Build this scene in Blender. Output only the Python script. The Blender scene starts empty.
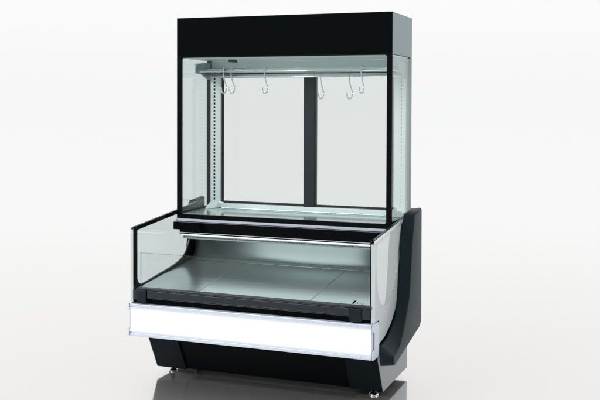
import bpy, bmesh, math, random
from mathutils import Vector, Matrix, noise
from mathutils.geometry import tessellate_polygon
random.seed(7)
SC = bpy.context.scene
COL = SC.collection
W = 1.25

# ------------------------------------------------------------------ materials
def new_mat(name):
    m = bpy.data.materials.new(name); m.use_nodes = True
    nt = m.node_tree; nt.nodes.clear()
    out = nt.nodes.new('ShaderNodeOutputMaterial')
    return m, nt, out

def pbr(name, col, rough=.4, metal=0.0, spec=.5, coat=0.0, noise_amt=.06, scale=(40, 40, 40), bump=0.0,
        bump_scale=300, rough_var=.05, aniso=0.0, colvar=.06):
    m, nt, out = new_mat(name); N = nt.nodes; L = nt.links
    b = N.new('ShaderNodeBsdfPrincipled'); L.new(b.outputs[0], out.inputs[0])
    b.inputs['Metallic'].default_value = metal
    b.inputs['Specular IOR Level'].default_value = spec
    b.inputs['Coat Weight'].default_value = coat
    b.inputs['Coat Roughness'].default_value = .04
    b.inputs['Anisotropic'].default_value = aniso
    tc = N.new('ShaderNodeTexCoord'); mp = N.new('ShaderNodeMapping'); mp.inputs['Scale'].default_value = scale
    L.new(tc.outputs['Object'], mp.inputs[0])
    n = N.new('ShaderNodeTexNoise'); n.inputs['Scale'].default_value = 1.0; n.inputs['Detail'].default_value = 5
    L.new(mp.outputs[0], n.inputs['Vector'])
    mr = N.new('ShaderNodeMapRange'); mr.inputs['To Min'].default_value = max(0, rough - rough_var)
    mr.inputs['To Max'].default_value = rough + rough_var
    L.new(n.outputs[0], mr.inputs[0]); L.new(mr.outputs[0], b.inputs['Roughness'])
    mx = N.new('ShaderNodeMix'); mx.data_type = 'RGBA'
    mx.inputs['A'].default_value = (*[c * (1 - colvar) for c in col], 1)
    mx.inputs['B'].default_value = (*[min(1, c * (1 + colvar)) for c in col], 1)
    L.new(n.outputs[0], mx.inputs['Factor']); L.new(mx.outputs['Result'], b.inputs['Base Color'])
    if bump:
        n2 = N.new('ShaderNodeTexNoise'); n2.inputs['Scale'].default_value = bump_scale; n2.inputs['Detail'].default_value = 2
        L.new(tc.outputs['Object'], n2.inputs['Vector'])
        bp = N.new('ShaderNodeBump'); bp.inputs['Strength'].default_value = bump; bp.inputs['Distance'].default_value = .0006
        L.new(n2.outputs[0], bp.inputs['Height']); L.new(bp.outputs[0], b.inputs['Normal'])
    return m

def glass(name, tint, refl=.04, haze=0.0):
    m, nt, out = new_mat(name); N = nt.nodes; L = nt.links
    lw = N.new('ShaderNodeLayerWeight'); lw.inputs['Blend'].default_value = .5
    p = N.new('ShaderNodeMath'); p.operation = 'POWER'; p.inputs[1].default_value = 5; L.new(lw.outputs['Facing'], p.inputs[0])
    ma = N.new('ShaderNodeMath'); ma.operation = 'MULTIPLY_ADD'; ma.inputs[1].default_value = 1 - refl; ma.inputs[2].default_value = refl
    L.new(p.outputs[0], ma.inputs[0])
    t = N.new('ShaderNodeBsdfTransparent'); t.inputs[0].default_value = (*tint, 1)
    g = N.new('ShaderNodeBsdfGlossy'); g.inputs['Roughness'].default_value = .01; g.inputs[0].default_value = (.95, .98, .98, 1)
    src = t.outputs[0]
    if haze:
        d = N.new('ShaderNodeBsdfDiffuse'); d.inputs[0].default_value = (.8, .84, .83, 1)
        mh = N.new('ShaderNodeMixShader'); mh.inputs[0].default_value = haze
        L.new(t.outputs[0], mh.inputs[1]); L.new(d.outputs[0], mh.inputs[2]); src = mh.outputs[0]
    mx = N.new('ShaderNodeMixShader'); L.new(ma.outputs[0], mx.inputs[0]); L.new(src, mx.inputs[1]); L.new(g.outputs[0], mx.inputs[2])
    L.new(mx.outputs[0], out.inputs[0])
    return m

def emit(name, col, s):
    m, nt, out = new_mat(name)
    e = nt.nodes.new('ShaderNodeEmission'); e.inputs[0].default_value = (*col, 1); e.inputs[1].default_value = s
    nt.links.new(e.outputs[0], out.inputs[0]); return m

M = dict(
    black=pbr('gloss_black_panel', (.001, .0018, .002), .10, spec=.10, rough_var=.03),
    frame=pbr('black_frame', (.0015, .002, .0022), .25, spec=.12),
    dark=pbr('dark_powder_coat', (.0025, .0065, .009), .42, spec=.08, bump=.15),
    darker=pbr('kick_plate_coat', (.001, .0015, .002), .4, spec=.05),
    slate=pbr('slate_plastic', (.010, .019, .023), .40, spec=.10, bump=.35, bump_scale=900),
    bar=pbr('dark_grey_profile', (.019, .026, .031), .36, spec=.3),
    clamp=pbr('navy_black_plastic', (.006, .011, .016), .4, spec=.25),
    steel=pbr('brushed_steel', (.42, .50, .50), .36, metal=.8, scale=(2, 120, 120), rough_var=.05, colvar=.03),
    steelfloor=pbr('polished_steel', (.50, .64, .63), .12, metal=.5, scale=(3, 100, 100), rough_var=.05, colvar=.04),
    deck=pbr('deck_steel', (.42, .51, .51), .2, metal=.85, scale=(3, 60, 3), rough_var=.04, colvar=.03),
    paintsteel=pbr('pale_coated_steel', (.88, .95, .94), .35, metal=0),
    grey=pbr('grey_coated_metal', (.19, .255, .265), .34, metal=.5, spec=.5, rough_var=.04),
    sidegrey=pbr('silver_grey_side', (.54, .575, .59), .36, metal=.25, spec=.5),
    basesheen=pbr('base_sheen_grey', (.20, .225, .24), .3, metal=.4, spec=.5),  # grey stands for the white surround reflected in the dark base side
    silver=pbr('anodised_aluminium', (.74, .78, .81), .3, metal=.5, scale=(9, 9, 9)),
    trim=pbr('pale_aluminium_trim', (.64, .70, .79), .3, metal=.1),
    railmat=pbr('satin_rail', (.90, .96, .95), .16, metal=.85),
    hookm=pbr('polished_hook', (.80, .84, .84), .12, metal=1, rough_var=.03),
    chrome=pbr('chrome', (.93, .96, .96), .12, metal=1, rough_var=.03),
    rubber=pbr('gap_black', (.001, .0015, .0015), .7, spec=.1),
    mullion=pbr('dark_green_grey_metal', (.008, .015, .017), .38, spec=.25),
    glass=glass('tinted_side_glass', (.845, .885, .88)),
    doorglass=glass('door_glass', (.93, .945, .938), .03),
    hazeglass=glass('reflection_haze_glass', (.86, .90, .90), .05, .7),  # diffuse haze puts the pale reflection into the right pane's colour
    ceil=pbr('pale_grey_ceiling', (.66, .79, .78), .3, metal=.2),
    clear=glass('clear_glass', (.985, .99, .99), .022),
    edge=glass('glass_edge', (.72, .84, .84), .08),
    lightbox=emit('lit_diffuser', (.95, .98, 1.0), 1.6),
    striplight=emit('strip_lamp', (.93, 1.0, .99), 1.1),
)

# the diffuser of the light box: LEDs in the middle, light falling off at the two long edges
_nt = M['lightbox'].node_tree; _n = _nt.nodes; _e = [n for n in _n if n.type == 'EMISSION'][0]
_tc = _n.new('ShaderNodeTexCoord'); _sp = _n.new('ShaderNodeSeparateXYZ'); _nt.links.new(_tc.outputs['Object'], _sp.inputs[0])
_sb = _n.new('ShaderNodeMath'); _sb.operation = 'SUBTRACT'; _sb.inputs[1].default_value = .329; _nt.links.new(_sp.outputs['Z'], _sb.inputs[0])
_ab = _n.new('ShaderNodeMath'); _ab.operation = 'ABSOLUTE'; _nt.links.new(_sb.outputs[0], _ab.inputs[0])
_mr = _n.new('ShaderNodeMapRange'); _mr.interpolation_type = 'SMOOTHSTEP'; _mr.inputs['From Min'].default_value = .034; _mr.inputs['From Max'].default_value = .066
_mr.inputs['To Min'].default_value = 1.6; _mr.inputs['To Max'].default_value = .80; _nt.links.new(_ab.outputs[0], _mr.inputs[0]); _nt.links.new(_mr.outputs[0], _e.inputs[1])
_e.inputs[0].default_value = (.90, .955, 1, 1)

# ------------------------------------------------------------------ mesh helpers
AX = {'x': lambda a, b, t: (t, a, b), 'y': lambda a, b, t: (a, t, b), 'z': lambda a, b, t: (a, b, t)}

def add_prism(bm, outline, axis, t0, t1, holes=(), mi=0, outline1=None):
    """outline: 2D points in the plane normal to axis; optional holes; outline1 = other end (loft)"""
    loops = [list(outline)] + [list(h) for h in holes]
    tris = tessellate_polygon([[Vector((a, b, 0)) for a, b in lp] for lp in loops])
    flat = [p for lp in loops for p in lp]
    flat1 = list(outline1) if outline1 else flat
    f = AX[axis]
    v0 = [bm.verts.new(f(a, b, t0)) for a, b in flat]
    v1 = [bm.verts.new(f(a, b, t1)) for a, b in flat1]
    fs = []
    for t in tris:
        for vs in ([v0[i] for i in t], [v1[i] for i in reversed(t)]):
            try: fs.append(bm.faces.new(vs))
            except ValueError: pass
    o = 0
    for lp in loops:
        n = len(lp)
        for i in range(n):
            j = (i + 1) % n
            fs.append(bm.faces.new((v0[o + i], v0[o + j], v1[o + j], v1[o + i])))
        o += n
    for q in fs: q.material_index = mi
    return fs

def add_box(bm, x0, x1, y0, y1, z0, z1, mi=0):
    return add_prism(bm, [(x0, y0), (x1, y0), (x1, y1), (x0, y1)], 'z', z0, z1, mi=mi)

def add_tube(bm, pts, r, seg=12, mi=0, cap=True):
    pts = [Vector(p) for p in pts]; rings = []
    prev = None
    for i, p in enumerate(pts):
        t = (pts[min(i + 1, len(pts) - 1)] - pts[max(i - 1, 0)]).normalized()
        if prev is None:
            a = Vector((0, 0, 1)) if abs(t.z) < .9 else Vector((1, 0, 0))
            u = t.cross(a).normalized()
        else:
            u = (prev - t * prev.dot(t)).normalized()
        prev = u; w = t.cross(u)
        rings.append([bm.verts.new(p + (u * math.cos(k / seg * 2 * math.pi) + w * math.sin(k / seg * 2 * math.pi)) * r) for k in range(seg)])
    for a, b in zip(rings, rings[1:]):
        for k in range(seg):
            q = bm.faces.new((a[k], a[(k + 1) % seg], b[(k + 1) % seg], b[k])); q.smooth = True; q.material_index = mi
    if cap:
        bm.faces.new(rings[0]).material_index = mi; bm.faces.new(list(reversed(rings[-1]))).material_index = mi

def add_lathe(bm, prof, cx, cy, seg=24, mi=0):
    rings = [[bm.verts.new((cx + r * math.cos(k / seg * 2 * math.pi), cy + r * math.sin(k / seg * 2 * math.pi), z)) for k in range(seg)] for r, z in prof]
    for a, b in zip(rings, rings[1:]):
        for k in range(seg):
            q = bm.faces.new((a[k], a[(k + 1) % seg], b[(k + 1) % seg], b[k])); q.smooth = True; q.material_index = mi
    bm.faces.new(rings[0]); bm.faces.new(rings[-1])

def finish(name, bm, mats, parent=None, bevel=0.0, seg=2, origin=None, smooth=False):
    bmesh.ops.recalc_face_normals(bm, faces=bm.faces)
    me = bpy.data.meshes.new(name)
    if origin is not None: bmesh.ops.translate(bm, verts=bm.verts, vec=-Vector(origin))
    bm.to_mesh(me); bm.free()
    for m in (mats if isinstance(mats, (list, tuple)) else [mats]): me.materials.append(M[m])
    o = bpy.data.objects.new(name, me); COL.objects.link(o)
    if origin is not None: o.location = origin
    if parent: o.parent = parent
    if bevel:
        bv = o.modifiers.new('bevel', 'BEVEL'); bv.width = bevel; bv.segments = seg; bv.limit_method = 'ANGLE'
        bv.angle_limit = math.radians(35); bv.harden_normals = False
    if smooth:
        for p in me.polygons: p.use_smooth = True
        try:
            bpy.context.view_layer.objects.active = o
            o.select_set(True); bpy.ops.object.shade_auto_smooth(angle=math.radians(35)); o.select_set(False)
        except Exception: pass
    return o

def box(name, mat, x0, x1, y0, y1, z0, z1, parent=None, bevel=.0015):
    bm = bmesh.new(); add_box(bm, x0, x1, y0, y1, z0, z1)
    return finish(name, bm, mat, parent, bevel)

def round_rect(a0, a1, b0, b1, r, seg=6, corners=(1, 1, 1, 1)):
    pts = []
    for k, (ca, cb, st) in enumerate(((a0 + r, b0 + r, 180), (a1 - r, b0 + r, 270), (a1 - r, b1 - r, 0), (a0 + r, b1 - r, 90))):
        if not corners[k]:
            pts.append(((a0, b0), (a1, b0), (a1, b1), (a0, b1))[k]); continue
        for i in range(seg + 1):
            t = math.radians(st + 90 * i / seg); pts.append((ca + r * math.cos(t), cb + r * math.sin(t)))
    return pts

def catmull(P, n=6, closed=False):
    out = []; N = len(P); rng = N if closed else N - 1
    for i in range(rng):
        if closed: p0, p1, p2, p3 = P[(i - 1) % N], P[i], P[(i + 1) % N], P[(i + 2) % N]
        else: p0, p1, p2, p3 = P[max(i - 1, 0)], P[i], P[i + 1], P[min(i + 2, N - 1)]
        for k in range(n):
            t = k / n
            out.append(tuple(.5 * (2 * b + (c - a) * t + (2 * a - 5 * b + 4 * c - d) * t * t + (3 * b - a - 3 * c + d) * t ** 3)
                             for a, b, c, d in zip(p0, p1, p2, p3)))
    if not closed: out.append(tuple(P[-1]))
    return out

def empty(name, loc=(0, 0, 0), parent=None):
    o = bpy.data.objects.new(name, None); COL.objects.link(o); o.location = loc; o.empty_display_size = .1
    if parent: o.parent = parent
    return o

# ------------------------------------------------------------------ the display case
case = empty('refrigerated_display_case')
case['label'] = 'black and steel refrigerated display counter with tall glass hanging cabinet and lit white front strip'
case['category'] = 'display case'

E0, E1 = .031, W - .031            # upper cabinet sides
Y1, Y2 = .4205, .806               # upper cabinet front / rear
ZT, ZH, ZI, ZB = 1.855, 1.648, .811, .788

# --- header
hd = box('header', 'grey', E0, E1, Y1 + .009, Y2, ZH, ZT, case, .002)
hd['label'] = 'grey metal canopy box on top of the cabinet'
bm = bmesh.new(); add_box(bm, E0, E1, Y1, Y1 + .0065, ZH + .001, ZT)
finish('header_front_panel', bm, 'black', case, .001)
box('ceiling_panel', 'ceil', E0 + .012, E1 - .012, Y1 + .012, Y2 - .01, ZH - .008, ZH - .0005, case, .001)
box('ceiling_reflection_block', 'mullion', .245, .275, .60, .66, ZH - .022, ZH - .009, case, .002)  # dark block added where the ceiling shows a reflection

# --- front frame (black border with rounded inner corners) and pane
bm = bmesh.new()
inner = round_rect(E0 + .0275, E1 - .0275, ZI, ZH - .004, .012)
add_prism(bm, [(E0, ZB), (E1, ZB), (E1, ZH), (E0, ZH)], 'y', Y1, Y1 + .014, [inner])
finish('front_frame', bm, 'frame', case, .001)
bm = bmesh.new(); add_box(bm, E0 + .012, E1 - .012, Y1 + .0165, Y1 + .0205, ZI - .008, ZH - .010)
finish('front_pane', bm, 'clear', case)

# --- upper side glass, rear posts, slotted uprights, base rails
for sx in (0, 1):
    X = (lambda x: x) if sx == 0 else (lambda x: W - x)
    def bx(name, mat, a, b, *r, **k):
        x0, x1 = sorted((X(a), X(b))); return box(name, mat, x0, x1, *r, **k)
    bx('side_glass', 'glass', E0 + .001, E0 + .007, Y1 + .022, .770, ZI + .011, ZH - .009, parent=case, bevel=0)
    bx('rear_post', 'grey' if sx else 'mullion', E0, E0 + .020, .772, Y2, ZI + .002, ZH - .001, parent=case)
    bx('side_rail', 'frame', E0 + .0015, E0 + .014, Y1 + .0225, .770, ZB, ZI + .010, parent=case)
    # slotted upright: face built from strips so that the slots are real openings
    bm = bmesh.new()
    xa, xs, xe, xb = .054, .0720, .0835, .117
    if sx: xs, xe = .0760, .0795
    z0, z1 = .846, 1.60
    def rb(a, b, y0, y1, c, d, mi=0):
        x0, x1 = sorted((X(a), X(b))); add_box(bm, x0, x1, y0, y1, c, d, mi)
    rb(xa, xs, .7755, .778, z0, z1); rb(xe, xb, .7755, .778, z0, z1)
    z = z0
    while z < z1:
        rb(xs, xe, .7756, .7779, z, min(z + .0078, z1)); z += .020
    rb(xa, xb, .7781, .782, z0, z1, 1)
    rb(xb - .003, xb, .7825, .800, z0, z1)
    finish('slotted_upright', bm, ['paintsteel', 'rubber'], case)
    bx('door_seal', 'rubber', .1235, .1295, .774, .796, .842, 1.60, parent=case)
    # rail bracket: arm, gusset and end plate
    bm = bmesh.new()
    a, b = sorted((X(.046), X(.054)))
    add_prism(bm, [(.598, 1.566), (.598, 1.612), (.774, 1.626), (.774, 1.535), (.745, 1.535), (.66, 1.566)], 'x', a, b)
    a, b = sorted((X(.040), X(.064)))
    add_prism(bm, [(.600, 1.613), (.600, 1.620), (.772, 1.634), (.772, 1.628)], 'x', a, b)
    finish('rail_bracket', bm, 'steel', case, .001)
    # sloping shoe in the rear corner of the floor
    bm = bmesh.new(); a, b = sorted((X(.056), X(.110)))
    add_prism(bm, [(.700, ZI + .001), (.742, ZI + .020), (.7735, ZI + .034), (.7735, ZI + .001)], 'x', a, b)
    finish('corner_shoe', bm, 'paintsteel', case, .002)

# --- hanging rails
bm = bmesh.new(); add_tube(bm, [(.055, .62, 1.583), (W - .055, .62, 1.583)], .0115, 16); finish('hanging_rail', bm, 'railmat', case)
bm = bmesh.new(); add_tube(bm, [(.055, .745, 1.555), (W - .055, .745, 1.555)], .0115, 16); finish('hanging_rail', bm, 'railmat', case)

box('rail_dark_strip', 'rubber', .066, W - .066, .630, .634, 1.5625, 1.5675, case, 0)  # thin dark strip drawn as the dark line between the two rails
# --- rear beam, mullion, doors, threshold
box('rear_beam', 'ceil', E0 + .022, E1 - .022, .784, Y2 - .002, 1.545, ZH - .009, case)
bm = bmesh.new()
add_box(bm, .622, .694, .772, .795, .836, 1.545); add_box(bm, .630, .686, .766, .7715, .84, 1.545)
finish('door_mullion', bm, 'mullion', case, .0015)
for (a, b, y) in ((.132, .620, .786), (.696, W - .132, .786)):
    d = empty('sliding_door', (0, 0, 0), case)
    box('door_pane', 'doorglass', a + .003, b - .003, y, y + .005, .852, 1.543, d, 0)
    box('bottom_rail', 'mullion', a, b, y - .006, y + .010, .838, .850, d)
box('threshold', 'paintsteel', E0 + .022, E1 - .022, .768, Y2 - .002, ZI + .001, .836, case)
bm = bmesh.new()
add_box(bm, E0 + .015, E1 - .015, Y1 + .022, .8, ZI - .012, ZI)
finish('cabinet_floor', bm, 'steelfloor', case, .001)
# low raised lip across the floor
box('floor_lip', 'steelfloor', .15, W - .06, .718, .722, ZI + .0005, ZI + .007, case, .001)

# --- shelf slab between upper and lower (silver band, black slab, stepped underside)
box('silver_band', 'trim', E0 - .008, E1 + .004, Y1 + .001, .80, .7725, ZB - .002, case)
box('shelf_slab', 'black', E0 - .006, E1, Y1 - .030, .80, .731, .7715, case, .002)
box('slab_step', 'black', .060, W - .035, Y1 - .024, .78, .7085, .7305, case, .002)
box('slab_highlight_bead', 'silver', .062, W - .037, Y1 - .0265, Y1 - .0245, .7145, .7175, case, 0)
box('shelf_lamp', 'striplight', .068, W - .045, Y1 - .018, Y1 + .012, .6995, .708, case, .001)
# perforated air grille
bm = bmesh.new(); x = .072; yg = Y1 - .004
add_box(bm, .07, W - .047, yg, yg + .002, .6935, .698); add_box(bm, .07, W - .047, yg, yg + .002, .681, .688)
while x < W - .055:
    add_box(bm, x, x + .0038, yg + .0002, yg + .0018, .688, .6935); x += .0088
add_box(bm, .07, W - .047, yg + .003, yg + .005, .682, .697, 1)
finish('air_grille', bm, ['steel', 'rubber'], case)

# --- tub liner: rear wall swept into the deck (steel), behind the deck plates
prof = [(.700, .706), (.690, .66), (.672, .60), (.655, .565), (.635, .545), (.612, .5345)]
prof = catmull(prof, 5)
out2 = [(y + .006, z - .004) for y, z in prof][::-1]
bm = bmesh.new(); add_prism(bm, prof + out2, 'x', .012, W - .012)
finish('rear_liner', bm, 'steel', case, smooth=True)
# deck plates, three with narrow joints
xs = [.014, .340, .925, W - .014]
for a, b in zip(xs, xs[1:]):
    bm = bmesh.new()
    pr = [(.046, .470), (.060, .4795), (.30, .5065), (.609, .5335)]
    lo = [(y + .001, z - .006) for y, z in pr][::-1]
    add_prism(bm, pr + lo, 'x', a + .0012, b - .0012)
    finish('deck_plate', bm, 'deck', case, .0012)
# body shell underneath and behind
bm = bmesh.new()
add_prism(bm, [(.036, .262), (.30, .262), (.64, .42), (.81, .46), (.81, .786), (.77, .786), (.72, .70), (.705, .56), (.655, .515), (.34, .492), (.07, .462), (.036, .44)],
          'x', .006, W - .006)
sh = finish('body_shell', bm, 'dark', case, .002)

# --- front: bars, clamps, low front glass, light box
box('front_channel', 'darker', .004, W - .004, .020, .0355, .412, .474, case)
box('front_bumper_bar', 'bar', .090, W - .112, .006, .0195, .4425, .4765, case, .003)
box('top_profile', 'bar', .030, W - .006, .004, .036, .4785, .4895, case, .003)
box('lower_bead', 'bar', .090, W - .112, .010, .0195, .437, .4405, case, .001)
for a, b in ((.036, .088), (W - .110, W - .052)):
    bm = bmesh.new(); add_box(bm, a, b, .000, .0193, .418, .4775); finish('bar_clamp', bm, 'clamp', case, .004, 3)
box('corner_block', 'bar', .012, .034, .004, .0193, .43, .4775, case, .002)
box('corner_block', 'bar', W - .050, W - .012, .004, .0193, .43, .4775, case, .002)
fg = empty('front_glass', (0, 0, 0), case)
box('glass_sheet', 'clear', .036, W - .028, .040, .045, .482, .656, fg, 0)
box('polished_edge', 'edge', .036, W - .028, .040, .045, .6565, .6585, fg, 0)
box('polished_edge', 'edge', .0335, .0355, .040, .045, .482, .6585, fg, 0)
# small badge on the front glass: slanted mark with a row of pale strokes
bm = bmesh.new()
yb = .0385
def sl(x, w, z0, z1, mi, sk=.5):
    add_prism(bm, [(x, z0), (x + w, z0), (x + w + sk * (z1 - z0), z1), (x + sk * (z1 - z0), z1)], 'y', yb - .0012, yb, mi=mi)
sl(1.140, .010, .4905, .506, 0, .9)
for k, (w, h) in enumerate(((.004, .010), (.005, .012), (.004, .009), (.005, .010), (.003, .013), (.005, .010), (.004, .009))):
    sl(1.158 + k * .0065, w * .6, .4905, .4905 + h * .7, 1 if k % 2 == 0 else 0, .5)
finish('badge', bm, ['frame', 'silver'], case)

lb = empty('light_box', (0, 0, 0), case)
bm = bmesh.new(); add_box(bm, .006, W - .008, .0, .0345, .2655, .3925); finish('light_panel', bm, 'lightbox', lb)
box('top_trim', 'trim', .0, W - .002, -.004, .034, .3935, .4095, lb, .003)
box('bottom_trim', 'trim', .0, W - .002, -.004, .034, .2490, .2645, lb, .003)
box('end_trim', 'trim', -.003, .005, -.003, .032, .268, .390, lb, .002)
box('end_trim', 'trim', W - .007, W - .001, -.003, .032, .268, .390, lb, .002)
for s in (0, 1):
    bm = bmesh.new()
    a, b = (W, W + .006) if s else (-.010, -.004)
    add_prism(bm, [(-.003, .249), (.075, .249), (.092, .27), (.092, .372), (.075, .4095), (-.003, .4095), (-.003, .375), (.020, .372), (.020, .292), (-.003, .289)], 'x', a, b)
    finish('end_cap', bm, 'trim', lb, .0012)

# --- lower side panels: glass with printed mask, silver rim
WIN = catmull([(.034, .70), (.036, .62), (.040, .575), (.060, .51), (.090, .492), (.13, .492)], 4) + \
      catmull([(.30, .514), (.434, .532), (.545, .564), (.612, .63), (.632, .70)], 4)[0:] + \
      [(.640, .78), (.641, .806), (.636, .8165), (.622, .8175)] + [(.058, .7685), (.042, .763), (.034, .752)]
panel = [(.022, .412), (.10, .412), (.105, .300), (.20, .315), (.30, .35), (.42, .43), (.52, .47), (.70, .50), (.745, .60), (.76, .70), (.76, .832), (.02, .7725)]
topz = lambda y: .7875 + (y - .0187) * (.8442 - .7875) / .65
win_out = catmull([(.052, .72), (.056, .64), (.075, .56), (.115, .496), (.165, .468), (.215, .462), (.27, .474), (.34, .512), (.41, .574), (.46, .66), (.505, .75), (.53, .80)], 4) + \
      [(.526, .8085), (.514, .8095), (.075, .7695), (.060, .763), (.053, .752)]
def side_panel(s):
    win = win_out if s else WIN
    X = (lambda x: W - x) if s else (lambda x: x)
    p = empty('side_panel', (0, 0, 0), case)
    def pr(name, mat, outl, a, b, holes=(), bev=0, pp=p):
        bm = bmesh.new(); x0, x1 = sorted((X(a), X(b))); add_prism(bm, outl, 'x', x0, x1, holes)
        return finish(name, bm, mat, pp, bev)
    pr('glass_sheet', 'hazeglass' if s else 'glass', win, .0005, .0055)
    pr('outer_mask', 'sidegrey', panel, -.0020, -.0002, [win])
    pr('inner_mask', 'frame', [(.022, .472), (.12, .4755), (.62, .532), (.665, .57), (.69, .66), (.70, .706), (.76, .74), (.76, .832), (.02, .7725)], .0062, .0085,
       [win])
    # rim: silver outside, black inside, along the front edge and sloping top
    zf, zr = topz(.012), topz(.70)
    t = .016
    pr('top_rim', 'frame', [(.030, topz(.03) - t), (.030, topz(.03)), (.70, zr), (.70, zr - t)], -.0005, .013, (), .001)
    pr('silver_rim', 'silver', [(.0105, topz(.0105) - t + .001), (.0105, topz(.0105) - .001), (.70, zr - .001), (.70, zr - t + .001)], -.0062, -.0022, (), .0008)
    bm = bmesh.new(); x0, x1 = sorted((X(-.0060), X(.010))); add_box(bm, x0, x1, .0105, .0205, .413, topz(.0105) - t)
    finish('front_post', bm, 'silver', p, .0015)
    x0, x1 = sorted((X(.0105), X(.0150 if s else .024)))
    bm = bmesh.new(); add_box(bm, x0, x1, .0115, .0285, .492, topz(.0105) - .004); finish('post_seal', bm, 'frame', p, .001)
side_panel(0); side_panel(1)

# --- end bumpers (curved C-shaped end profiles)
def bumper(s):
    if s:
        ci = catmull([(.102, .294), (.184, .302), (.275, .328), (.345, .368), (.400, .440), (.421, .54), (.444, .684), (.478, .778), (.505, .838)], 5)
        co = catmull([(.150, .238), (.205, .246), (.265, .270), (.347, .345), (.418, .440), (.448, .54), (.474, .684), (.502, .778), (.522, .838)], 5)
        bi = [(.515, .852), (.665, .866), (.677, .856), (.682, .31), (.676, .285), (.655, .264), (.140, .190), (.112, .196), (.094, .220), (.090, .270)]
        bo = [(.532, .852), (.665, .872), (.677, .860), (.682, .31), (.676, .285), (.655, .264), (.180, .187), (.160, .190), (.145, .205), (.144, .225)]
        xi, xo = W + .007, W + .060
    else:
        ci = catmull([(.155, .303), (.25, .318), (.36, .345), (.49, .405), (.60, .485), (.655, .60), (.67, .72), (.68, .838)], 5)
        co = ci
        bi = [(.69, .852), (.82, .866), (.83, .856), (.83, .49), (.825, .472), (.245, .208), (.215, .207), (.150, .262), (.142, .285)]
        bo = bi; xi, xo = -.011, -.040
    bm = bmesh.new()
    t0, t1 = ci + bi, co + bo
    rings = []
    def inset(poly, d):
        cx = sum(p[0] for p in poly) / len(poly); n = len(poly); r = []
        for i in range(n):
            a, b, c = Vector(poly[i - 1]), Vector(poly[i]), Vector(poly[(i + 1) % n])
            e1 = (b - a).normalized(); e2 = (c - b).normalized(); nn = Vector((-(e1.y + e2.y), e1.x + e2.x))
            if nn.length < 1e-6: nn = Vector((-e1.y, e1.x))
            nn.normalize(); r.append((b.x + nn.x * d, b.y + nn.y * d))
        return r
    area = sum(a[0] * b[1] - b[0] * a[1] for a, b in zip(t1, t1[1:] + t1[:1]))
    sg = 1 if area > 0 else -1
    d = xo - xi; sd = 1 if d > 0 else -1; R = .007
    secs = [(xi, t0), (xi + d * .12, [(a[0] * .9 + b[0] * .1, a[1] * .9 + b[1] * .1) for a, b in zip(t0, t1)])]
    for k in range(5):
        th = math.radians(90 * k / 4)
        secs.append((xo - sd * R * (1 - math.sin(th)), inset(t1, sg * R * (1 - math.cos(th)))))
    for x, pl in secs: rings.append([bm.verts.new((x, y, z)) for y, z in pl])
    n = len(t0)
    for a, b in zip(rings, rings[1:]):
        for i in range(n):
            j = (i + 1) % n; bm.faces.new((a[i], a[j], b[j], b[i]))
    for rg, pl in ((rings[0], t0), (rings[-1], secs[-1][1])):
        for t in tessellate_polygon([[Vector((a, b, 0)) for a, b in pl]]):
            try: bm.faces.new([rg[i] for i in t])
            except ValueError: pass
    return finish('end_bumper', bm, 'slate', case, smooth=True)
bumper(1); bumper(0)

# --- base: two legs, recessed kick plate, side sheets (right one greyed for its reflection), feet
Q = .0165
base = empty('base', (0, 0, 0), case)
fr = lambda z: .2375 - (z - .035) * (.095 / .18)
for a, b in ((Q, .186), (1.068, W - Q - .003)):
    bm = bmesh.new(); add_prism(bm, [(fr(.035), .035), (fr(.2605), .2605), (.40, .2605), (.40, .035)], 'x', a, b)
    finish('base_leg', bm, 'dark', base, .003)
bm = bmesh.new(); add_prism(bm, [(fr(.037) + .014, .037), (fr(.2605) + .014, .2605), (.32, .2605), (.32, .037)], 'x', .1865, 1.0675)
finish('kick_plate', bm, 'darker', base, .001)
for x0, x1, m in ((Q, Q + .003, 'sidegrey'), (W - Q - .0025, W - Q, 'basesheen')):
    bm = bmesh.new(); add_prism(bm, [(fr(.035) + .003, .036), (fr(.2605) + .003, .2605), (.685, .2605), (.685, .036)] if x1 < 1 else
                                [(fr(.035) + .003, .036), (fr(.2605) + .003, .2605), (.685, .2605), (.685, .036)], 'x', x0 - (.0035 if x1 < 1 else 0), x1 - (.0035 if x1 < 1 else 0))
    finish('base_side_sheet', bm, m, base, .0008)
box('rear_panel', 'dark', Q + .004, W - Q - .004, .664, .683, .036, .2605, base)
for (x, y) in ((.075, .300), (1.172, .290), (.075, .61), (1.172, .61)):
    f = bmesh.new(); add_lathe(f, [(.010, .036), (.010, .014), (.015, .0125), (.023, .007), (.024, .0015), (.021, .0005)], x, y)
    finish('foot', f, 'chrome', base, origin=(x, y, 0))

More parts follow.
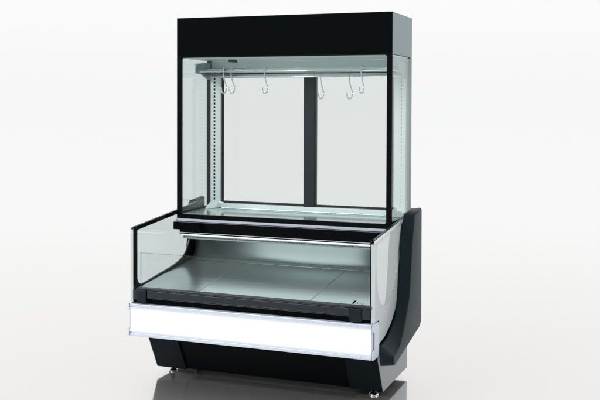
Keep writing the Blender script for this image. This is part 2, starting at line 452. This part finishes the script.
# ------------------------------------------------------------------ hooks (things of their own)
def hook_mesh():
    bm = bmesh.new(); pts = []
    r = .0165
    for k in range(0, 13):                       # loop over the rail
        t = math.radians(-35 + 215 * k / 12); pts.append((0, r * math.cos(t), r * math.sin(t)))
    # straight shank running from behind the rail down to the lower bow
    pts += [(0, -.0150, -.020), (0, -.010, -.045), (0, -.001, -.072), (0, .007, -.090)]
    R = .0175
    for k in range(0, 13):
        t = math.radians(20 - 215 * k / 12); pts.append((0, -.0115 + R * math.cos(t), -.1075 + R * math.sin(t)))
    pts.append((0, -.030, -.092))
    pts = catmull(pts, 3)
    add_tube(bm, pts, .0038, 10)
    bmesh.ops.recalc_face_normals(bm, faces=bm.faces)
    me = bpy.data.meshes.new('meat_hook'); bm.to_mesh(me); bm.free(); me.materials.append(M['hookm']); return me
hm = hook_mesh()
hooks = [(.222, .62, 1.583, -28, 'leftmost chrome S-hook on the front hanging rail'),
         (.270, .62, 1.583, -36, 'second chrome S-hook from the left, close beside the leftmost one on the rail'),
         (.466, .62, 1.583, -24, 'single chrome S-hook hanging mid way across the left rear door'),
         (.742, .745, 1.555, -30, 'chrome S-hook on the rear rail just right of the dark centre mullion'),
         (.905, .745, 1.555, -34, 'chrome S-hook on the rear rail in the middle of the right rear door'),
         (1.008, .62, 1.583, -22, 'rightmost chrome S-hook, hanging higher than its neighbour near the right frame')]
for i, (x, y, z, rz, lab) in enumerate(hooks):
    o = bpy.data.objects.new('meat_hook', hm); COL.objects.link(o)
    o.location = (x, y, z); o.rotation_euler = (0, 0, math.radians(rz))
    o['label'] = lab; o['category'] = 'hook'; o['group'] = 'chrome S-hooks on the hanging rails'

# ------------------------------------------------------------------ studio floor
bm = bmesh.new(); R = 200
c = [bm.verts.new((R * math.cos(k / 64 * 2 * math.pi), R * math.sin(k / 64 * 2 * math.pi), 0)) for k in range(64)]
bm.faces.new(c)
m, nt, out = new_mat('polished_studio_floor'); N = nt.nodes; L = nt.links
lw = N.new('ShaderNodeLayerWeight'); lw.inputs['Blend'].default_value = .5
mr = N.new('ShaderNodeMapRange'); mr.inputs['From Min'].default_value = .45; mr.inputs['From Max'].default_value = .97
mr.inputs['To Min'].default_value = .46; mr.inputs['To Max'].default_value = 1.0
L.new(lw.outputs['Facing'], mr.inputs[0])
d = N.new('ShaderNodeBsdfDiffuse'); d.inputs[0].default_value = (.66, .63, .62, 1)
g = N.new('ShaderNodeBsdfGlossy'); g.distribution = 'MULTI_GGX'; g.inputs[0].default_value = (1, 1, 1, 1)
tc = N.new('ShaderNodeTexCoord'); nz = N.new('ShaderNodeTexNoise'); nz.inputs['Scale'].default_value = 3; nz.inputs['Detail'].default_value = 4
L.new(tc.outputs['Object'], nz.inputs['Vector'])
rr = N.new('ShaderNodeMapRange'); rr.inputs['To Min'].default_value = .09; rr.inputs['To Max'].default_value = .13
L.new(nz.outputs[0], rr.inputs[0]); rf = N.new('ShaderNodeMapRange'); rf.inputs['From Min'].default_value = .62; rf.inputs['From Max'].default_value = .88
rf.inputs['To Min'].default_value = 1; rf.inputs['To Max'].default_value = 0
L.new(lw.outputs['Facing'], rf.inputs[0])
rm = N.new('ShaderNodeMath'); rm.operation = 'MULTIPLY'; L.new(rr.outputs[0], rm.inputs[0]); L.new(rf.outputs[0], rm.inputs[1])
L.new(rm.outputs[0], g.inputs['Roughness'])
gc = N.new('ShaderNodeMix'); gc.data_type = 'RGBA'; gc.inputs['A'].default_value = (1, 1, 1, 1); gc.inputs['B'].default_value = (.87, .86, .855, 1)
L.new(rf.outputs[0], gc.inputs['Factor']); L.new(gc.outputs['Result'], g.inputs[0])
g2 = N.new('ShaderNodeBsdfGlossy'); g2.distribution = 'MULTI_GGX'; g2.inputs[0].default_value = (.80, .78, .77, 1); g2.inputs['Roughness'].default_value = .42
m2 = N.new('ShaderNodeMixShader'); m2.inputs[0].default_value = .5; L.new(d.outputs[0], m2.inputs[1]); L.new(g2.outputs[0], m2.inputs[2])
mx = N.new('ShaderNodeMixShader'); L.new(mr.outputs[0], mx.inputs[0]); L.new(m2.outputs[0], mx.inputs[1]); L.new(g.outputs[0], mx.inputs[2])
L.new(mx.outputs[0], out.inputs[0]); M['floor'] = m
fl = finish('floor', bm, 'floor'); fl['kind'] = 'structure'

# ------------------------------------------------------------------ studio light: white surround behind and beside, dim towards the viewer
w = bpy.data.worlds.new('World'); SC.world = w; w.use_nodes = True
nt = w.node_tree; nt.nodes.clear(); N = nt.nodes; L = nt.links
tc = N.new('ShaderNodeTexCoord'); sep = N.new('ShaderNodeSeparateXYZ'); L.new(tc.outputs['Generated'], sep.inputs[0])
ramp = N.new('ShaderNodeMapRange'); ramp.interpolation_type = 'SMOOTHSTEP'
ramp.inputs['From Min'].default_value = -.75; ramp.inputs['From Max'].default_value = .15
ramp.inputs['To Min'].default_value = 0; ramp.inputs['To Max'].default_value = 1
L.new(sep.outputs['Y'], ramp.inputs[0])
mx = N.new('ShaderNodeMix'); mx.data_type = 'RGBA'
mx.inputs['A'].default_value = (.42, .44, .45, 1)
el = N.new('ShaderNodeMapRange'); el.interpolation_type = 'SMOOTHSTEP'; el.inputs['From Min'].default_value = -.01; el.inputs['From Max'].default_value = .16
L.new(sep.outputs['Z'], el.inputs[0])
hz = N.new('ShaderNodeMix'); hz.data_type = 'RGBA'; hz.inputs['A'].default_value = (.925, .925, .93, 1); hz.inputs['B'].default_value = (.975, .975, .975, 1)
L.new(el.outputs[0], hz.inputs['Factor']); L.new(hz.outputs['Result'], mx.inputs['B'])
L.new(ramp.outputs[0], mx.inputs['Factor'])
bg = N.new('ShaderNodeBackground'); L.new(mx.outputs['Result'], bg.inputs[0]); bg.inputs[1].default_value = 1.0
wo = N.new('ShaderNodeOutputWorld'); L.new(bg.outputs[0], wo.inputs[0])

def area(loc, tgt, size, e, col=(1, 1, 1)):
    l = bpy.data.lights.new('fill_softbox', 'AREA'); l.energy = e; l.size = size; l.color = col; l.shape = 'SQUARE'
    o = bpy.data.objects.new('fill_softbox', l); COL.objects.link(o); o.location = loc
    o.rotation_euler = (Vector(tgt) - Vector(loc)).to_track_quat('-Z', 'Y').to_euler(); return o
area((-1.8, -4.0, 4.2), (.6, .4, .7), 2.0, 220)  # added front fill, out of view, brightening uprights and cabinet interior
l = bpy.data.lights.new('shelf_lamp_light', 'AREA'); l.shape = 'RECTANGLE'; l.size = 1.08; l.size_y = .16; l.energy = .8; l.color = (.93, 1, .99)
o = bpy.data.objects.new('shelf_lamp_light', l); COL.objects.link(o); o.location = (.62, .53, .7065)
area((4.2, .2, 2.4), (1.2, .4, .8), 1.2, 18, (.95, .98, 1))

# ------------------------------------------------------------------ camera
cd = bpy.data.cameras.new('camera'); cam = bpy.data.objects.new('camera', cd); COL.objects.link(cam); SC.camera = cam
yaw, pit, rol, fpx, sx, sy = .3585, -.0242, .0037, 935.4, 9.2268, -74.8333
f = Vector((-math.sin(yaw) * math.cos(pit), math.cos(yaw) * math.cos(pit), math.sin(pit)))
rt = Vector((math.cos(yaw), math.sin(yaw), 0)); up = rt.cross(f)
r2 = math.cos(rol) * rt + math.sin(rol) * up; u2 = -math.sin(rol) * rt + math.cos(rol) * up
m4 = Matrix.Identity(4)
for i in range(3): m4[i][0], m4[i][1], m4[i][2] = r2[i], u2[i], -f[i]
m4.translation = Vector((2.4472, -4.0123, 1.4084)); cam.matrix_world = m4
cd.sensor_width = 36; cd.lens = fpx * 36 / 600; cd.shift_x = -sx / 600; cd.shift_y = sy / 600
cd.clip_start = .05; cd.clip_end = 1000

vs = SC.view_settings; vs.view_transform = 'Standard'; vs.look = 'None'; vs.exposure = 0; vs.gamma = 1; vs.use_curve_mapping = False
SC.render.engine = 'CYCLES'
SC.cycles.transparent_max_bounces = 24; SC.cycles.max_bounces = 12; SC.cycles.glossy_bounces = 8
SC.render.resolution_x = 1024; SC.render.resolution_y = 683
